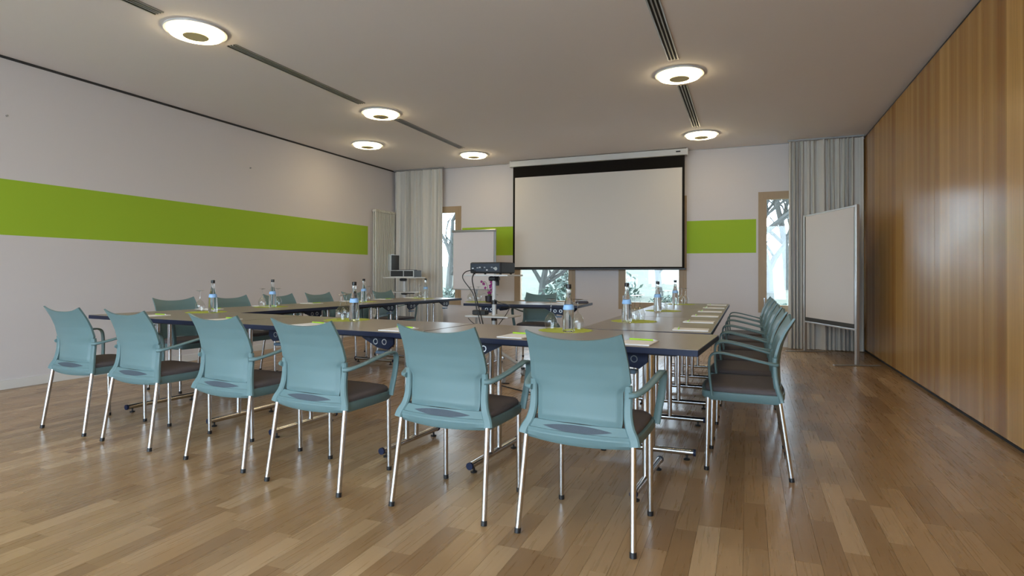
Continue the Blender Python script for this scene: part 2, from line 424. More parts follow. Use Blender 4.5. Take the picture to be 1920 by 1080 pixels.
# ceiling lamps -------------------------------------------------------------
def make_lamp(knob=False):
    t = thing('ceiling_lamp', '', 'lamp', group='round ceiling lamps')
    MB().lathe([(.20, 0), (.235, 0), (.242, -.010), (.238, -.018), (.205, -.018), (.20, -.006)], 40, cap=False).build('flange', 'white_metal', t)
    MB().lathe([(.100, -.006), (.098, -.030), (.108, -.046), (.160, -.054), (.198, -.044), (.212, -.020), (.205, -.006)], 40, cap=False).build('glass_ring', 'lamp_glow', t)
    MB().lathe([(.0, -.058), (.098, -.058), (.099, -.052), (.099, -.006)], 32, cap=False).build('centre_plate', 'lamp_plate', t)
    return t
LAMPS = [(-4.27, 3.49, 'largest ring lamp at the upper left, beside a slot vent'), (-4.27, 6.13, 'ring lamp between the two left slot vents'),
         (-5.49, 7.53, 'ring lamp set off the vent line, nearest the left wall'), (-4.28, 8.82, 'ring lamp beyond the far end of the left slot vents, near the screen'),
         (-.64, 6.04, 'ring lamp between the two right slot vents'), (-.62, 8.73, 'ring lamp just in front of the screen, above its right end'),
         (-.64, 3.42, 'ring lamp above the near right table corner, out of view'), (-.64, .8, 'ring lamp added above the viewer on the right, out of view'), (-4.27, .85, 'ring lamp added above the viewer on the left, out of view')]  # last two are added lamps, unseen, for more light near the viewer
l0 = make_lamp()
for i, (x, y, lb) in enumerate(LAMPS):
    if i == 0: l0.location = (x, y, CZ); l0['label'] = 'glowing round '+lb
    else:
        o = dup(l0, (x, y, CZ), 0, 'glowing round '+lb)
        if i == 1: MB().tube([(0, 0, -.010), (0, 0, -.05)], .012, 10).lathe([(.012, -.05), (.03, -.056), (.03, -.066), (.012, -.072)], 12).build('knob', 'steel', o)

# slot vents ------------------------------------------------------------------
def vent(x, y0, y1, label):
    t = thing('slot_vent', label, 'vent', (x, y0, CZ), group='slot vents in the ceiling'); L_ = y1-y0
    MB().span(-.05, .05, 0, L_, -.002, 0).build('backing', 'dark_gap', t)
    for dx in (-.045, -.015, .015, .045):
        MB().span(dx-.006, dx+.006, 0, L_, -.010, -.002).build('slat', 'steel' if abs(dx) > .03 else 'grey_metal', t)
vent(-4.25, 1.3, 3.15, 'dark slot vent cut off at the top left corner')
vent(-4.25, 3.83, 5.71, 'long dark slot vent between the two nearest left ring lamps')
vent(-4.25, 6.46, 8.32, 'dark slot vent ending at the far left ring lamp')
vent(-.65, 3.76, 5.62, 'dark slot vent running off the top edge above the right table row')
vent(-.65, 6.42, 8.27, 'short dark slot vent between the two right ring lamps')

# ================================================================== LARGE FIXTURES
# projection screen
t = thing('projection_screen', 'wide pulled-down projection screen with black border on back wall', 'screen', (-2.41, 9.62, 1.2))
hw = 1.475
MB().box((0, 0, 1.862), (3.04, .105, .10), ch=.008).build('housing', 'white_metal', t)
q = MB().box((0, .06, 1.915), (3.04, .06, .016)); rl = q.build('mounting_rail', 'aluminium', t)
for sx in (-1, 1):
    MB().box((sx*1.515, .0, 1.862), (.03, .112, .108), ch=.004).build('end_cap', 'white_metal', t)
    MB().tube([(sx*1.515, 0, 1.912), (sx*1.515, 0, CZ-1.2)], .007, 8).build('hanger', 'steel', t)
MB().box((0, -.002, .905), (2*hw, .003, 1.82)).build('black_surround', 'screen_black', t)
MB().box((0, -.0048, .825), (2*hw-.075, .0016, 1.59)).build('viewing_surface', 'screen_white', t)
MB().box((0, 0, -.004), (2*hw+.05, .03, .03), ch=.006).build('bottom_bar', 'black_plastic', t)
MB().tube([(0, -.012, -.02), (0, -.012, -.12)], .002, 6).build('pull_cord', 'white_metal', t)
MB().box((1.38, -.053, 1.868), (.07, .002, .022)).build('badge', 'black_plastic', t)

# curtains
def curtain(x0, x1, y, label, seed, nfold):
    rd = random.Random(seed); ph = [rd.uniform(-.6, .6) for _ in range(64)]
    t = thing('curtain', label, 'curtain', ((x0+x1)/2, y, 0.012), group='floor length curtains')
    Wd = x1-x0; H = CZ-.012-.03
    def fn(u, v):
        a = 2*math.pi*(nfold*u + .42*math.sin(2*math.pi*1.7*u+seed) + .22*math.sin(2*math.pi*4.3*u+2*seed) + .10*math.sin(2.2*v+9*u))
        amp = (.034+.009*math.sin(2*math.pi*2.6*u+seed*1.3))*(1.05-.25*v)
        yy = amp*(math.sin(a)+.28*math.sin(2*a+1.1+v)) + .007*v**10*math.sin(2.7*a)
        return Vector((-Wd/2 + Wd*u + .010*math.cos(a)*(1-v), yy, H*v))
    MB().sheet(fn, nfold*16, 14, lambda u, v: (0, .003, 0)).build('cloth', 'curtain_fabric', t, sharp=80)
    MB().box((0, 0, H+.018), (Wd+.03, .03, .022)).build('curtain_track', 'grey_metal', t)
curtain(-6.40, -5.33, 9.66, 'pale grey floor length curtain in the left corner beside the radiator', 2, 10)
curtain(.57, 1.535, 9.62, 'pale grey floor length curtain behind the pinboard on the right', 5, 13)

# radiator
t = thing('radiator', 'tall cream column radiator on the left wall by the curtain', 'radiator', (XL+.085, 9.28, 0))
for k in range(14):
    yy = -.31+k*.046
    q = MB()
    for dx in (-.022, .022): q.tube([(dx, yy, .32), (dx, yy, 2.27)], .011, 8)
    q.box((0, yy, .33), (.085, .040, .05), ch=.008); q.box((0, yy, 2.27), (.085, .040, .05), ch=.008)
    q.build('column', 'radiator_white', t)
for zz in (.5, 2.1): MB().box((-.062, 0, zz), (.034, .3, .03)).build('wall_bracket', 'white_metal', t)

# pinboard on the right
PR, PL = Vector((1.23, 8.13, 0)), Vector((.765, 9.35, 0))
dv = (PR-PL); ln = dv.length; rz = math.atan2(dv.y, dv.x)
t = thing('pinboard', 'freestanding pale pinboard with aluminium frame by the wood wall', 'pinboard', (PL+PR)/2, rz)
MB().box((0, 0, 1.195), (ln-.05, .020, 1.49)).build('board_panel', 'board_felt', t)
MB().box((0, -.0115, .475), (ln-.06, .004, .055)).build('bottom_band', 'felt_dark', t)
for zz in (.435, 1.95): MB().box((0, 0, zz), (ln-.04, .03, .022), ch=.003).build('rail', 'aluminium', t)
for sx in (-1, 1):
    p = MB().box((sx*ln/2, 0, .99), (.042, .042, 1.952), ch=.006).build('post', 'aluminium', t)
    MB().box((0, 0, 0), (.05, .56, .010), ch=.003).build('foot', 'aluminium', t, loc=(sx*ln/2, 0, .007))
    MB().box((sx*(ln/2-.03), -.012, 1.2), (.012, .006, 1.47)).build('edge_strip', 'felt_dark', t)

# flip chart
t = thing('flip_chart', 'flip chart with blank pad in front of the left window', 'flip chart', (-4.165, 8.6, 0))
MB().box((0, .02, 1.34), (.78, .016, .96), ch=.003).build('backboard', 'grey_metal', t)
MB().box((-.012, .004, 1.325), (.735, .016, .94)).build('paper_pad', 'flip_paper', t)
MB().box((0, -.002, 1.812), (.80, .042, .036), ch=.006).build('clamp_bar', 'steel', t)
MB().box((0, -.012, .85), (.78, .06, .016), ch=.003).build('pen_tray', 'grey_metal', t)
MB().tube([(.03, .045, .03), (.03, .045, 1.5)], .018, 12).build('column', 'grey_metal', t)
MB().lathe([(.26, 0), (.26, .012), (.05, .03), (0, .03)], 28, (.03, .045, 0.0)).build('base', 'grey_metal', t)

# ================================================================== TABLES
ZT = .76
AF = Vector((-.195, 2.69, 0)); RA = -.0723
er = Vector((math.cos(RA), math.sin(RA), 0)); en = Vector((-math.sin(RA), math.cos(RA), 0))
def FR(u, v, z=0): return AF + er*u + en*v + Vector((0, 0, z))

def table(loc, rz, L_, D_, legs, label, group, foot=.58):
    """folding conference table; local x along length, origin on the floor under the centre"""
    t = thing('conference_table', label, 'table', loc, rz, group)
    top = MB().box((0, 0, ZT-.001), (L_-.006, D_-.006, .002)).build('table_top', 'laminate', t)
    MB().box((0, 0, ZT-.016), (L_-.002, D_-.002, .028), ch=.002).build('edge_band', 'navy_edge', t)
    for sy in (-1, 1): MB().box((0, sy*(D_/2-.16), ZT-.042), (L_-.25, .03, .024)).build('under_rail', 'underside', t)
    for lx, inward in legs:
        q = MB().tube([(lx, -foot/2, .046), (lx, foot/2, .046)], .0185, 12).build('foot_bar', 'chrome', t)
        for sy in (-1, 1):
            MB().tube([(lx, sy*(foot/2-.004), .046), (lx, sy*(foot/2+.010), .046)], .0205, 12).build('end_cap', 'navy_edge', q)
            MB().lathe([(.018, .0), (.019, .008), (.006, .012), (.006, .03)], 12, (lx, sy*(foot/2-.04), 0.0)).build('leveller', 'black_plastic', q)
        for dy in (-.05, .05): MB().tube([(lx, dy, .05), (lx, dy, ZT-.035)], .0165, 12).build('post', 'chrome', t)
        # folding bracket: plate with tapering end towards the table centre
        s_ = inward
        for sy in (-1, 1):
            yy = sy*.26
            pr = [(lx-s_*.06, ZT-.03), (lx+s_*.20, ZT-.03), (lx+s_*.17, ZT-.055), (lx+s_*.06, ZT-.108), (lx-s_*.02, ZT-.118), (lx-s_*.06, ZT-.085)]
            q = MB(); n_ = len(pr)
            q.add([(a, yy-.008, z_) for a, z_ in pr]+[(a, yy+.008, z_) for a, z_ in pr], [tuple(range(n_)), tuple(range(2*n_-1, n_-1, -1))]+[(i, (i+1) % n_, n_+(i+1) % n_, n_+i) for i in range(n_)])
            br = q.build('bracket', 'navy_edge', t)
            for hx in (.0, .065):
                q = MB(); n_ = 14; R1, R2 = .0175, .013
                vs_ = [(lx+s_*(hx+.005)+r_*math.cos(2*math.pi*k/n_), yy+sy*d_, ZT-.072+r_*math.sin(2*math.pi*k/n_)) for r_, d_ in ((R1, .008), (R1, .0115), (R2, .0115), (R2, .008)) for k in range(n_)]
                q.add(vs_, [(i*n_+k, i*n_+(k+1) % n_, (i+1)*n_+(k+1) % n_, (i+1)*n_+k) for i in range(3) for k in range(n_)], True)
                q.build('ring', 'steel', br)
        MB().box((lx+s_*.03, -.255, ZT-.135), (.07, .05, .018), ch=.004).build('release_lever', 'lever_blue', t)
    return t

GT = 'folding tables of the U-shaped row'
TL = 1.56
for i, (ua, lg) in enumerate([(-.005, (-.51, -1.41)), (-1.57, (-2.01, -2.92)), (-3.135, (-3.54, -4.50))]):
    uc = ua-TL/2
    legs = [((lx+.195)/math.cos(RA)-uc, s_) for lx, s_ in zip(lg, (-1, 1))]
    table(FR(uc, .375), RA, TL-.004, .75, legs, 'grey-brown folding table in the nearest row, '+('at the right corner', 'in the middle', 'at the left corner')[i], GT)
for i in range(3):
    y0 = 3.515+i*1.237; yc = y0+.6185
    lg = ((3.585, 4.42), (5.0, 5.72), (6.3, 7.02))[i]
    table((-.583, yc, 0), math.pi/2, 1.233, .775, [(lg[0]-yc, 1), (lg[1]-yc, -1)], ('nearest', 'middle', 'farthest')[i]+' grey-brown folding table of the right hand wing', GT)
for i in range(3):
    v0 = .755+i*1.22; vc = v0+.61
    table(FR(-4.29, vc), RA+math.pi/2, 1.216, .80, [(-.42, 1), (.42, -1)], ('nearest', 'middle', 'farthest')[i]+' grey-brown folding table of the left hand wing', GT)
table((-2.40, 6.46, 0), .045, 1.37, .75, [(-.44, 1), (.46, -1)], 'separate grey-brown head table in front of the projection screen', 'head table')

# ================================================================== CHAIRS
def make_chair():
    t = thing('armchair', '', 'chair', group='teal conference chairs')
    def yp(z):
        K = [(.44, -.158), (.52, -.148), (.60, -.146), (.66, -.152), (.72, -.168), (.78, -.194), (.84, -.230), (.90, -.27)]
        for (a, ya), (b, yb) in zip(K, K[1:]):
            if z <= b:
                k = (z-a)/(b-a); return ya+(yb-ya)*k
        return K[-1][1]
    def hw_(z):
        k = min(1, max(0, (z-.615)/.04)); k = k*k*(3-2*k)
        return .186*(1-k) + (.218-.012*max(0, (z-.66)/.2))*k
    def fn(u, v):
        s = 2*u-1; zt = .826+.034*abs(s)**2.4; z0 = .470+.010*(1-s*s)
        z = z0+(zt-z0)*v
        x = s*hw_(z)
        if v < .08: x *= 1-.03*(1-v/.08)**2
        d = min((1-abs(s))*hw_(z), z-z0); k = min(1, max(0, (d-.006)/.014)); k = k*k*(3-2*k)
        return Vector((x, yp(z)-.024*(1-s*s)-.0055*k*(1-.8*max(0, (v-.5)*2)), z))
    MB().sheet(fn, 40, 36, lambda u, v: (0, .016-.005*v, .003)).build('backrest', 'teal_plastic', t, sharp=50)
    # side uprights of the back
    for sx in (-1, 1):
        pts = smooth_path([(sx*.243, -.176, .412), (sx*.238, -.170, .435), (sx*.218, -.156, .475), (sx*.207, -.146, .53), (sx*.207, -.140, .60), (sx*.207, -.143, .645)], 4)
        MB().sweep(pts, [.030+.012*(1-i/(len(pts)-1)) for i in range(len(pts))], .024, ch=.25).build('back_upright', 'teal_plastic', t)
    # seat shell
    q = MB(); n = 12
    def outline(k, z, gx=0, gy=0):
        P = []
        for i in range(n+1):                 # rear edge, bowed
            s = -1+2*i/n; P.append((s*(.250-gx), -.172-.028*(1-s*s)+gy, z-.010*(1-s*s)*k))
        P += [(.252-gx, -.08, z), (.250-gx, .05, z), (.243-gx, .17, z), (.225-gx, .218-gy, z)]
        for i in range(n+1):
            s = 1-2*i/n; P.append((s*(.205-gx), .232+.012*(1-s*s)-gy, z))
        P += [(-.225+gx, .218-gy, z), (-.243+gx, .17, z), (-.250+gx, .05, z), (-.252+gx, -.08, z)]
        return P
    A, B_, Cc = outline(1, .398, .012, .012), outline(1, .414), outline(.2, .446)
    N = len(A)
    q.add(A+B_+Cc, [(k*N+i, k*N+(i+1) % N, (k+1)*N+(i+1) % N, (k+1)*N+i) for k in range(2) for i in range(N)]+[tuple(range(N-1, -1, -1)), tuple(2*N+i for i in range(N))], True)
    # rear apron closing the gap between shell and back panel
    q.sheet(lambda u, v: Vector(((2*u-1)*(.246-.05*v), (-.176-.026*(1-(2*u-1)**2))*(1-v)+(-.160-.022*(1-(2*u-1)**2))*v, .425+.052*v)), 14, 3, lambda u, v: (0, .010, 0))
    seat = q.build('seat_shell', 'teal_plastic', t, sharp=40)
    # woven slot under the back panel
    def lens(u, v):
        s = 2*u-1; h = .015*(1-s*s)*(2*v-1); k = (.458+h-.425)/.052; w = s*.150
        y = (-.176-.026*(1-(w/.24)**2))*(1-k)+(-.160-.022*(1-(w/.2)**2))*k
        return Vector((w, y-.002, .458+h))
    MB().sheet(lens, 14, 3, lambda u, v: (0, .0025, 0)).build('seat_slot', 'mesh_fabric', seat)
    # cushion
    q = MB(); rows = 8
    def cush(f, z): return [(p[0]*f, .03+(p[1]-.03)*f, z) for p in outline(0, 0, .016, .02)]
    lay = [cush(1, .445), cush(1.01, .456), cush(1.0, .466), cush(.96, .4735), cush(.85, .4765), cush(.55, .473), cush(.2, .470)]
    vs_ = [p for l_ in lay for p in l_]
    q.add(vs_, [(k*N+i, k*N+(i+1) % N, (k+1)*N+(i+1) % N, (k+1)*N+i) for k in range(len(lay)-1) for i in range(N)]+[tuple(range(N-1, -1, -1)), tuple((len(lay)-1)*N+i for i in range(N))], True)
    q.build('seat_cushion', 'seat_fabric', t, sharp=60)
    # armrests
    for sx in (-1, 1):
        pts = smooth_path([(sx*.210, -.150, .610), (sx*.238, -.135, .613), (sx*.262, -.06, .630), (sx*.276, .05, .655), (sx*.280, .13, .668), (sx*.279, .172, .660), (sx*.276, .189, .630), (sx*.268, .190, .56), (sx*.257, .184, .49), (sx*.249, .176, .428)], 5)
        MB().sweep(pts, .034, [.024-.012*min(1, i/8) for i in range(len(pts))], ch=.3).build('armrest', 'teal_plastic', t, sharp=50)
    # legs
    for sx in (-1, 1):
        for a, b in (((sx*.232, -.165, .415), (sx*.247, -.222, .012)), ((sx*.215, .200, .415), (sx*.216, .208, .012))):
            lg = MB().tube([a, b], .0125, 12).build('leg', 'chrome', t)
            bb = Vector(b); dn = (bb-Vector(a)).normalized()
            MB().tube([bb-dn*.010, bb+dn*.0115], .0138, 12).build('foot_cap', 'black_plastic', lg)
    return t
ch0 = make_chair(); used = [False]
def chair(loc, rz, label):
    if not used[0]:
        used[0] = True; ch0.location = loc; ch0.rotation_euler.z = rz; ch0['label'] = label; return ch0
    return dup(ch0, loc, rz, label)
FRONT = [(-4.365, 2.555), (-3.645, 2.50), (-2.805, 2.435), (-2.10, 2.35), (-1.31, 2.325), (-.655, 2.285)]
jit = [.02, .0, -.015, .0, .01, .0]
for i, (x, y) in enumerate(FRONT):
    c = Vector((x, y, 0)) + en*.215
    chair(c, RA+jit[i], ('leftmost teal armchair of the nearest row', 'second teal armchair from the left in the nearest row', 'third teal armchair from the left in the nearest row',
          'fourth teal armchair from the left in the nearest row', 'second teal armchair from the right in the nearest row', 'rightmost and largest teal armchair of the nearest row')[i]+', seen from behind')
RY = [3.66, 4.30, 4.94, 5.58, 6.22, 6.86]
for i, y in enumerate(RY):
    chair((-.005, y, 0), math.pi/2+random.uniform(-.015, .015), ('nearest' if i == 0 else ORD[i] if i < 5 else 'farthest')+(' teal armchair' if i in (0, 5) else ' nearest teal armchair')+' of the line along the right hand tables, seen from the side')
LV = [.93, 1.56, 2.20, 2.83, 3.47, 4.10]
for i, v in enumerate(LV):
    chair(FR(-4.86, v+.04), RA-math.pi/2+random.uniform(-.02, .02), ('nearest' if i == 0 else ORD[i] if i < 5 else 'farthest')+(' teal armchair' if i in (0, 5) else ' nearest teal armchair')+' on the wall side of the left hand tables')
hc = Yp(1012, 580, 7.15)
chair((hc.x, 7.05, 0), math.pi+.10, 'single teal armchair behind the head table, facing the viewer')

# ================================================================== TABLEWARE
def zig(r, n, depth):
    q = MB(); P = []
    for k in range(2*n):
        rr = r if k % 2 == 0 else r*(1-depth); a = math.pi*k/n; P.append((rr*math.cos(a), rr*math.sin(a)))
    m_ = len(P)
    q.add([(x, y, 0) for x, y in P]+[(x, y, .0012) for x, y in P], [tuple(range(m_-1, -1, -1)), tuple(range(m_, 2*m_))]+[(i, (i+1) % m_, m_+(i+1) % m_, m_+i) for i in range(m_)])
    return q
mat_me = zig(.165, 22, .09).mesh('napkin', 'lime_paper')
def make_bottle():
    t = thing('water_bottle', '', 'bottle', group='water bottles on the tables')
    MB().lathe([(.030, 0), (.0345, .004), (.0355, .02), (.0345, .07), (.032, .12), (.026, .155), (.018, .19), (.0145, .215), (.0135, .255), (.0145, .258)], 20).build('body', 'bottle_glass', t)
    MB().lathe([(.0318, .128), (.0335, .13), (.0288, .155), (.027, .156)], 20, cap=False).build('label_band', 'label_blue', t)
    MB().lathe([(.0158, .250), (.0162, .253), (.0162, .273), (.015, .276)], 16).build('cap', 'black_plastic', t)
    return t
def make_glass():
    """stemmed glass standing upside down on its rim"""
    t = thing('wine_glass', '', 'glass', group='upturned wine glasses')
    MB().lathe([(.031, 0), (.037, .03), (.0385, .045), (.035, .065), (.024, .085), (.008, .100), (.0045, .108)], 20, cap=False).build('bowl', 'wine_glass', t)
    MB().lathe([(.0045, .106), (.0038, .13), (.004, .165), (.007, .176)], 10, cap=False).build('stem', 'wine_glass', t)
    MB().lathe([(.007, .176), (.020, .180), (.033, .1825), (.033, .1835), (.0, .1835)], 20, cap=False).build('foot', 'wine_glass', t)
    return t
b0, g0 = make_bottle(), make_glass(); bu, gu = [0], [0]
def put(proto, cnt, loc, rz, label):
    if not cnt[0]:
        cnt[0] = 1; proto.location = loc; proto.rotation_euler.z = rz; proto['label'] = label; return proto
    return dup(proto, loc, rz, label)
SETS = [  # bottle base pixel, glass pixels, where
    ((399, 586), [(375, 584)], 'left corner of the near row'),
    ((511, 576), [(492, 575), (521, 574)], 'nearest part of the left wing'),
    ((664, 601), [(639, 600), (649, 597)], 'middle of the near row'),
    ((682, 566), [(667, 567), (692, 564)], 'middle of the left wing'),
    ((798, 559), [(787, 560)], 'far end of the left wing'),
    ((1066, 622), [(1033, 617), (1083, 618)], 'right corner of the near row'),
    ((1175, 604), [(1190, 602), (1200, 600)], 'nearest part of the right wing'),
    ((1233, 584), [(1244, 583), (1253, 581)], 'middle of the right wing'),
    ((1266, 570.5), [(1278, 570.5), (1285, 570)], 'far end of the right wing')]
for bp, gl, where in SETS:
    p = Zp(*bp, ZT+.0015)
    gs = [Zp(*g_, ZT+.0015) for g_ in gl]
    ctr = (p+sum(gs, Vector()))/(1+len(gs))
    o = bpy.data.objects.new('napkin', mat_me); C.objects.link(o); o.location = (ctr.x, ctr.y, ZT+.0002); o.rotation_euler.z = random.random()
    tag(o, 'lime green round paper mat at the '+where, 'mat', 'lime paper mats')
    put(b0, bu, p, random.random()*6, 'clear water bottle with blue neck label at the '+where)
    for k, g_ in enumerate(gs):
        nm = '' if len(gs) == 1 else (', left of two', ', right of two')[k]
        put(g0, gu, g_, 0, 'upturned wine glass, '+where+nm)

pad_me = MB().box((0, 0, .0025), (.148, .205, .005)).mesh('notepad', 'paper')
pen_body = MB().tube([(-.065, 0, .0045), (.055, 0, .0045)], .0045, 8).mesh('barrel', 'pen_green')
pen_tip = MB().tube([(.055, 0, .0045), (.070, 0, .0045)], [.0042, .001], 8).mesh('tip', 'white_metal')
def pad(p, rz, where):
    o = bpy.data.objects.new('notepad', pad_me); C.objects.link(o); o.location = (p.x, p.y, ZT+.0002); o.rotation_euler.z = rz
    tag(o, 'white notepad '+where, 'notepad', 'white notepads at the seats')
    t = thing('pen', 'green pen on notepad '+where, 'pen', (p.x, p.y, ZT+.0054), rz, 'green pens on the notepads')
    off = Vector((.0, .070, 0)); off.rotate(Matrix.Rotation(rz, 3, 'Z')); t.location += off; t.rotation_euler.z = rz+random.uniform(-.12, .12)
    for nm, me in (('barrel', pen_body), ('tip', pen_tip)):
        c = bpy.data.objects.new(nm, me); C.objects.link(c); c.parent = t
WH = ['before the '+s+' chair of the nearest row' for s in ('leftmost', 'second from left', 'third from left', 'fourth from left', 'second from right', 'rightmost')]
for i, (x, y) in enumerate(FRONT):
    u = (Vector((x, y, 0))-AF).dot(er); pad(FR(u+.12*(1 if i > 0 else .2), .155), RA+random.uniform(-.05, .05), WH[i])
for i, y in enumerate(RY): pad(Vector((-.32, y+.02, 0)), math.pi/2+random.uniform(-.04, .04), 'before the '+('nearest', 'second', 'third', 'fourth', 'fifth', 'farthest')[i]+' chair of the right line')
for i, v in enumerate(LV): pad(FR(-4.54, v+.02), RA-math.pi/2+random.uniform(-.04, .04), 'before the '+('nearest', 'second', 'third', 'fourth', 'fifth', 'farthest')[i]+' chair of the left line')
# things on the head table
o = MB().box((0, 0, .0015), (.30, .21, .003)).build('paper_sheet', 'paper', loc=(-2.02, 6.42, ZT+.0002), rz=.1); tag(o, 'white sheet of paper on the head table before the chair', 'paper')
q = thing('spectacles_case', 'small dark open case at the right end of the head table', 'case', (-1.80, 6.62, ZT+.0002), .3)
MB().box((0, 0, .012), (.15, .06, .024), ch=.006).build('case_body', 'wine_dark', q)
MB().box((.0, .02, .03), (.13, .016, .014), ch=.004).build('case_lid', 'grey_metal', q)
pc = Vector((-2.98, 6.44, 0))
o = bpy.data.objects.new('napkin', mat_me); C.objects.link(o); o.location = (pc.x-.08, pc.y, ZT+.0002); tag(o, 'lime green round paper mat under the glasses on the head table', 'mat', 'lime paper mats')
for k, (dx, dy) in enumerate(((-.17, -.03), (-.10, .05))):
    put(g0, gu, Vector((pc.x+dx, pc.y+dy, ZT+.0015)), 0, 'upturned stemmed glass on the head table, '+('left', 'right')[k]+' of the two beside the orchid')
t = thing('orchid', 'small purple orchid in a dark pot on the head table', 'plant', (pc.x+.06, pc.y+.02, ZT+.0004))
MB().lathe([(.035, 0), (.045, .01), (.05, .075), (.044, .075), (.04, .06), (0, .06)], 18).build('pot', 'wine_dark', t)
rd = random.Random(11)
for k, (sx, sy) in enumerate(((.05, .0), (-.08, .02))):
    pts = smooth_path([(0, 0, .06), (sx*.3, sy, .15), (sx*.7, sy, .24), (sx*1.3, sy-.02, .27-.03*k)], 5); st = MB().tube(pts, .003, 6).build('stem', 'leaf', t)
def flower(c, r):
    q = MB()
    for k in range(5):
        a = 2*math.pi*k/5+rd.random()*.4; d = Vector((math.cos(a), rd.uniform(-.5, .1), math.sin(a))).normalized(); s_ = d.cross(Vector((0, 1, 0))).normalized()
        c_ = Vector(c); tip = c_+d*r; m1 = c_+d*r*.6
        q.add([c_, m1+s_*r*.42, tip, m1-s_*r*.42, m1+Vector((0, -.006, 0))], [(0, 1, 4), (1, 2, 4), (2, 3, 4), (3, 0, 4)], True)
    q.build('flower', 'petal', t)
for c, r in (((.04, -.02, .19), .038), ((.055, -.03, .235), .035), ((.03, -.02, .275), .032), ((.05, .0, .14), .036), ((.02, -.03, .11), .032), ((-.07, 0, .22), .024), ((-.10, 0, .245), .02), ((-.05, 0, .17), .02)): flower(c, r)
for k in range(4):
    a = k*1.6+.4; pts = [Vector((0, 0, .06)), Vector((.05*math.cos(a), .05*math.sin(a), .10)), Vector((.11*math.cos(a), .11*math.sin(a), .085))]
    MB().sweep(smooth_path(pts, 4), .028, .002, axis=(-math.sin(a), math.cos(a), 0)).build('leaf', 'leaf', t)

# ================================================================== PROJECTOR STAND
pb = Vector((-2.50, 5.66, 0))
t = thing('projector_stand', 'white projector trolley with slim column and two shelves inside the U', 'trolley', pb, -.05)
MB().tube([(0, 0, .30), (0, 0, 1.075)], .022, 16).build('column', 'white_metal', t)
MB().box((0, -.02, 1.085), (.52, .38, .018), ch=.004).build('top_shelf', 'white_metal', t)
MB().box((0, -.02, .655), (.50, .34, .016), ch=.004).build('lower_shelf', 'white_metal', t)
for zz, r_ in ((.625, .03), (.80, .032)): MB().lathe([(.02, -.022), (r_, -.02), (r_, .02), (.02, .022)], 16, (0, 0, zz)).build('clamp', 'black_plastic', t)
MB().box((.07, -.03, .637), (.14, .05, .018), ch=.004).build('shelf_arm', 'black_plastic', t)
MB().box((0, -.0, 1.05), (.12, .06, .05), ch=.012).build('tilt_joint', 'black_plastic', t)
MB().tube(smooth_path([(.03, -.02, 1.05), (.06, -.04, 1.02), (.065, -.05, .98)], 4), .018, 10).build('tilt_handle', 'black_plastic', t)
for sx in (-1, 1):
    for sy in (-1, 1):
        lg = MB().tube(smooth_path([(0, 0, .34), (sx*.05, sy*.05, .27), (sx*.22, sy*.24, .10)], 4), .017, 10).build('leg', 'white_metal', t)
        cx, cy_ = sx*.23, sy*.25
        MB().tube([(cx-.014, cy_, .036), (cx+.014, cy_, .036)], .036, 18).build('caster_wheel', 'grey_metal', lg)
        MB().box((cx, cy_, .078), (.038, .05, .02), ch=.006).build('caster_fork', 'black_plastic', lg)
t = thing('projector', 'dark video projector with rear sockets facing the viewer', 'projector', (pb.x-.01, pb.y-.02, 1.0945), -.12)
MB().box((0, 0, .069), (.38, .30, .116), ch=.010).build('body', 'case_dark', t)
MB().box((0, -.1505, .072), (.34, .004, .08)).build('socket_panel', 'socket_blue', t)
rd = random.Random(5)
for k in range(11):
    MB().box((-.15+.029*k, -.154, .045+.03*rd.random()), (.018, .006, .011)).build('socket', ('white_metal', 'black_plastic', 'grey_metal')[k % 3], t)
MB().tube([(0.13, -.153, .06), (.13, -.158, .06)], .018, 16).build('fan_grille', 'steel', t)
for sx in (-1, 1):
    for sy in (-1, 1): MB().lathe([(.012, 0), (.012, .014)], 10, (sx*.16, sy*.11, 0)).build('foot', 'black_plastic', t)
def cable(pts, r, label):
    tag(MB().tube(smooth_path(pts, 6), r, 7).build('cable', 'black_plastic'), label, 'cable', 'black projector cables')
X0, Y0 = pb.x, pb.y
cable([(X0-.15, Y0-.19, 1.14), (X0-.22, Y0-.24, 1.12), (X0-.25, Y0-.24, 1.05), (X0-.14, Y0-.23, .90), (X0-.10, Y0-.22, .75), (X0-.06, Y0-.2, .5), (X0-.12, Y0-.22, .25), (X0-.1, Y0-.2, .012), (X0+.3, Y0-.3, .008)], .005, 'black cable looping out from the left of the projector to the floor')
cable([(X0-.13, Y0-.19, 1.13), (X0-.15, Y0-.225, 1.05), (X0-.12, Y0-.23, .92), (X0-.085, Y0-.22, .78), (X0-.03, Y0-.2, .55), (X0-.04, Y0-.16, .35), (X0-.02, Y0-.2, .15), (X0+.02, Y0-.25, .01)], .006, 'black cable hanging straight down from the projector sockets')
cable([(X0+.03, Y0-.06, .83), (X0+.12, Y0-.12, .80), (X0+.22, Y0-.10, .76), (X0+.16, Y0-.215, .60), (X0+.06, Y0-.2, .52), (X0-.12, Y0-.22, .58), (X0-.2, Y0-.215, .64)], .004, 'thin black cable drooping below the lower trolley shelf')
cable([(X0+.15, Y0-.35, .008), (-1.9, 5.05, .008), (-1.6, 4.98, .008), (-1.45, 5.3, .008), (-1.6, 5.7, .008)], .006, 'black cable lying on the floor inside the U')
t = thing('power_strip', 'dark power supply resting on the lower trolley shelf', 'power supply', (pb.x-.15, pb.y-.02, .6635))
MB().box((0, 0, .025), (.16, .09, .05), ch=.008).build('brick', 'case_dark', t); MB().box((0, -.05, .02), (.05, .02, .03), ch=.006).build('plug', 'black_plastic', t)

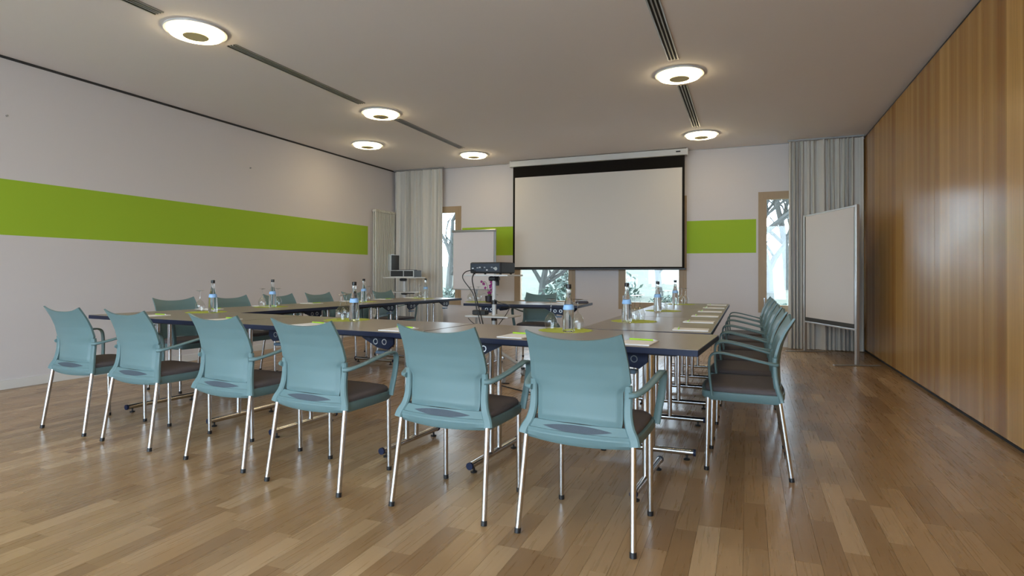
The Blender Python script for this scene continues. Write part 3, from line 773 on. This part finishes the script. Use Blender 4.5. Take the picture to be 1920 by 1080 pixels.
# laptop/case trolley in the left corner
cb = Vector((-5.62, 8.8, 0))
t = thing('equipment_trolley', 'white trolley with open case standing before the left curtain', 'trolley', cb, .12)
MB().tube([(0, 0, .07), (0, 0, 1.03)], .024, 14).build('column', 'white_metal', t)
MB().box((0, 0, 1.035), (.62, .42, .018), ch=.004).build('top_shelf', 'white_metal', t)
MB().box((.02, 0, .78), (.42, .34, .016), ch=.004).build('lower_shelf', 'white_metal', t)
MB().box((.0, 0, .755), (.10, .08, .04), ch=.01).build('clamp', 'black_plastic', t)
MB().box((.12, -.08, .762), (.22, .05, .018), ch=.004).build('shelf_arm', 'black_plastic', t)
MB().box((-.02, 0, 1.0), (.12, .08, .05), ch=.012).build('tilt_joint', 'black_plastic', t)
MB().box((0, 0, .07), (.06, .5, .03), ch=.008).build('base_bar', 'white_metal', t); MB().box((0, 0, .07), (.5, .06, .03), ch=.008).build('base_bar', 'white_metal', t)
for cx, cy_ in ((.23, 0), (-.23, 0), (0, .23), (0, -.23)): MB().tube([(cx-.012, cy_, .028), (cx+.012, cy_, .028)], .028, 14).build('caster_wheel', 'black_plastic', t)
t = thing('equipment_case', 'open dark equipment case with silver edges on the corner trolley', 'case', (cb.x, cb.y, 1.0445), .12)
MB().box((.03, 0, .06), (.44, .32, .115)).build('case_base', 'case_dark', t)
for z_ in (.007, .116):
    for sy in (-1, 1): MB().box((.03, sy*.16, z_), (.45, .012, .012)).build('edge_trim', 'aluminium', t)
for sx in (-.19, .06, .25): MB().box((sx, -.161, .06), (.014, .010, .112)).build('edge_trim', 'aluminium', t)
ld_ = MB().box((-.205, 0, .255), (.05, .32, .27)).build('lid', 'case_dark', t)
for sy in (-1, 1): MB().box((-.205, sy*.16, .255), (.056, .012, .28)).build('edge_trim', 'aluminium', ld_)
MB().box((-.205, 0, .394), (.056, .33, .012)).build('edge_trim', 'aluminium', ld_)
MB().box((.06, -.02, .125), (.30, .2, .014), ch=.004).build('foam_insert', 'wine_dark', t)

# small marks on the left wall
for k, (px, py) in enumerate(((12, 217), (469, 315))):
    d = ray(px, py); p = Vector((0, 0, CAM_H))+d*((XL)/d.x)
    o = MB().tube([(0, 0, 0), (.018, 0, 0)], .009, 8).build('wall_hook', 'grey_metal', loc=(XL, p.y, p.z)); tag(o, 'tiny grey hook on the left wall above the green band, '+('nearest the viewer' if k == 0 else 'farther along'), 'hook', 'hooks on the left wall')

# ================================================================== OUTSIDE
g = MB(); rd = random.Random(21)
nx, ny = 40, 24
hts = {}
def gh(x, y): return -.5 + .055*max(0, y-14) + .12*math.sin(x*.5)*math.cos(y*.4)
g.add([(-34+68*i/nx, YB+.5+50*j/ny, gh(-34+68*i/nx, YB+.5+50*j/ny)) for j in range(ny+1) for i in range(nx+1)], [(j*(nx+1)+i, j*(nx+1)+i+1, (j+1)*(nx+1)+i+1, (j+1)*(nx+1)+i) for j in range(ny) for i in range(nx)], True)
struct(g.build('garden_ground', 'grass'), 'winter garden ground outside the back windows', 'ground')
gf = MB().span(-30, 30, -40, YF-.4, -.6, -.5); struct(gf.build('terrace_ground', 'terrace_paving'), 'unseen pale paved ground outside the windows behind the viewer', 'ground')
def tree(x, y, h, seed, label, lean=0, r0=.16):
    rd = random.Random(seed); z0 = gh(x, y)-.05
    t = thing('bare_tree', label, 'tree', (x, y, z0), group='bare trees in the garden')
    tr = MB(); br = MB()
    def grow(p, d, L_, r_, lv, m):
        n = 5; pts = [p]; q = p.copy(); dd = d.copy()
        for k in range(n):
            dd = (dd+Vector((rd.uniform(-1, 1), rd.uniform(-1, 1), rd.uniform(-.3, .6)))*.16).normalized(); q = q+dd*(L_/n); pts.append(q.copy())
        m.tube(pts, [r_*(1-.55*k/n) for k in range(n+1)], 6 if lv < 2 else 4, cap=False)
        if lv < 4:
            for k in range(rd.randint(3, 5) if lv else 9):
                i = rd.randint(1 if lv else 2, n); a = rd.random()*6.283
                side = Vector((math.cos(a), math.sin(a), rd.uniform(.05, .8))).normalized()
                grow(pts[i], (side*.8+dd*.45).normalized(), L_*rd.uniform(.42, .7), r_*(.6 if lv == 0 else .5)*(1-.3*i/n), lv+1, br)
    grow(Vector((0, 0, 0)), Vector((lean, 0, 1)).normalized(), h*.6, r0, 0, tr)
    tr.build('trunk', 'bark', t); br.build('branches', 'bark', t)
p = Yp(1446, 500, 14.2); tree(p.x, 14.2, 7, 3, 'mossy bare tree close outside the right hand window', .02, .15)
p = Yp(1012, 520, 17); tree(p.x, 17, 5, 8, 'bare spreading tree outside the window behind the head chair', .1, .14)
p = Yp(1225, 520, 20); tree(p.x, 22, 5, 13, 'bare tree outside the window under the right half of the screen', -.1, .15)
p = Yp(838, 480, 18); tree(p.x, 18, 5.5, 17, 'bare tree outside the far left window', .05, .14)
p = Yp(1480, 480, 30); tree(p.x, 30, 9, 19, 'distant bare tree right of the mossy one', -.15, .2)
def bush(x, y, r, seed, label):
    rd = random.Random(seed); t = thing('bush', label, 'bush', (x, y, gh(x, y)-.05), group='evergreen bushes in the garden')
    q = MB()
    for k in range(900):
        a = rd.random()*6.283; c_ = rd.random(); rr = r*(.65+.35*rd.random()); s_ = math.sqrt(1-c_*c_)
        p = Vector((rr*1.3*s_*math.cos(a), rr*s_*math.sin(a), rr*c_+.1)); u = Vector((rd.uniform(-1, 1), rd.uniform(-1, 1), rd.uniform(-1, 1))).normalized(); w = u.orthogonal().normalized(); l_ = r*.09
        q.add([p, p+u*l_+w*l_*.4, p+u*l_*2, p+u*l_-w*l_*.4], [(0, 1, 2, 3)])
    q.build('foliage', 'bush_leaf', t)
    q = MB()
    for k in range(6):
        a = k*1.05; q.tube([(0, 0, 0), (.3*r*math.cos(a), .3*r*math.sin(a), .4*r), (.7*r*math.cos(a), .7*r*math.sin(a), .7*r)], [.03, .02, .008], 5)
    q.build('stems', 'bark', t)
p = Yp(1045, 530, 14.5); bush(p.x, 14.5, 1.15, 1, 'grey-green bush outside the window behind the head chair')
p = Yp(1110, 530, 24); bush(p.x, 24, 1.6, 2, 'larger bush between the two middle windows')
p = Yp(1262, 530, 18); bush(p.x, 18, .8, 4, 'small bush low outside the window under the screen')
p = Yp(1462, 560, 16); bush(p.x, 16, .7, 6, 'low bush behind the mossy tree')
p = Yp(845, 540, 16); bush(p.x, 16, .9, 7, 'bush outside the far left window')
for k, (px, yy, w_) in enumerate(((1178, 14.6, .42), (1215, 15.4, .40), (1255, 14.8, .45))):
    p = Yp(px, 548, yy); q = MB(); rd = random.Random(k+50)
    q.lathe([(.0, 0), (w_*.55, .02), (w_*.6, .25), (w_*.4, .45), (0.02, .5)], 9); q.v = [(x*(1+rd.uniform(-.12, .12)), y*(1+rd.uniform(-.12, .12)), z*(1+rd.uniform(-.12, .12))) for x, y, z in q.v]
    tag(q.build('boulder', 'stone_pale', loc=(p.x, yy, gh(p.x, yy)-.03)), ('left', 'middle', 'right')[k]+' of the pale garden boulders outside the window under the screen', 'boulder', 'garden boulders')
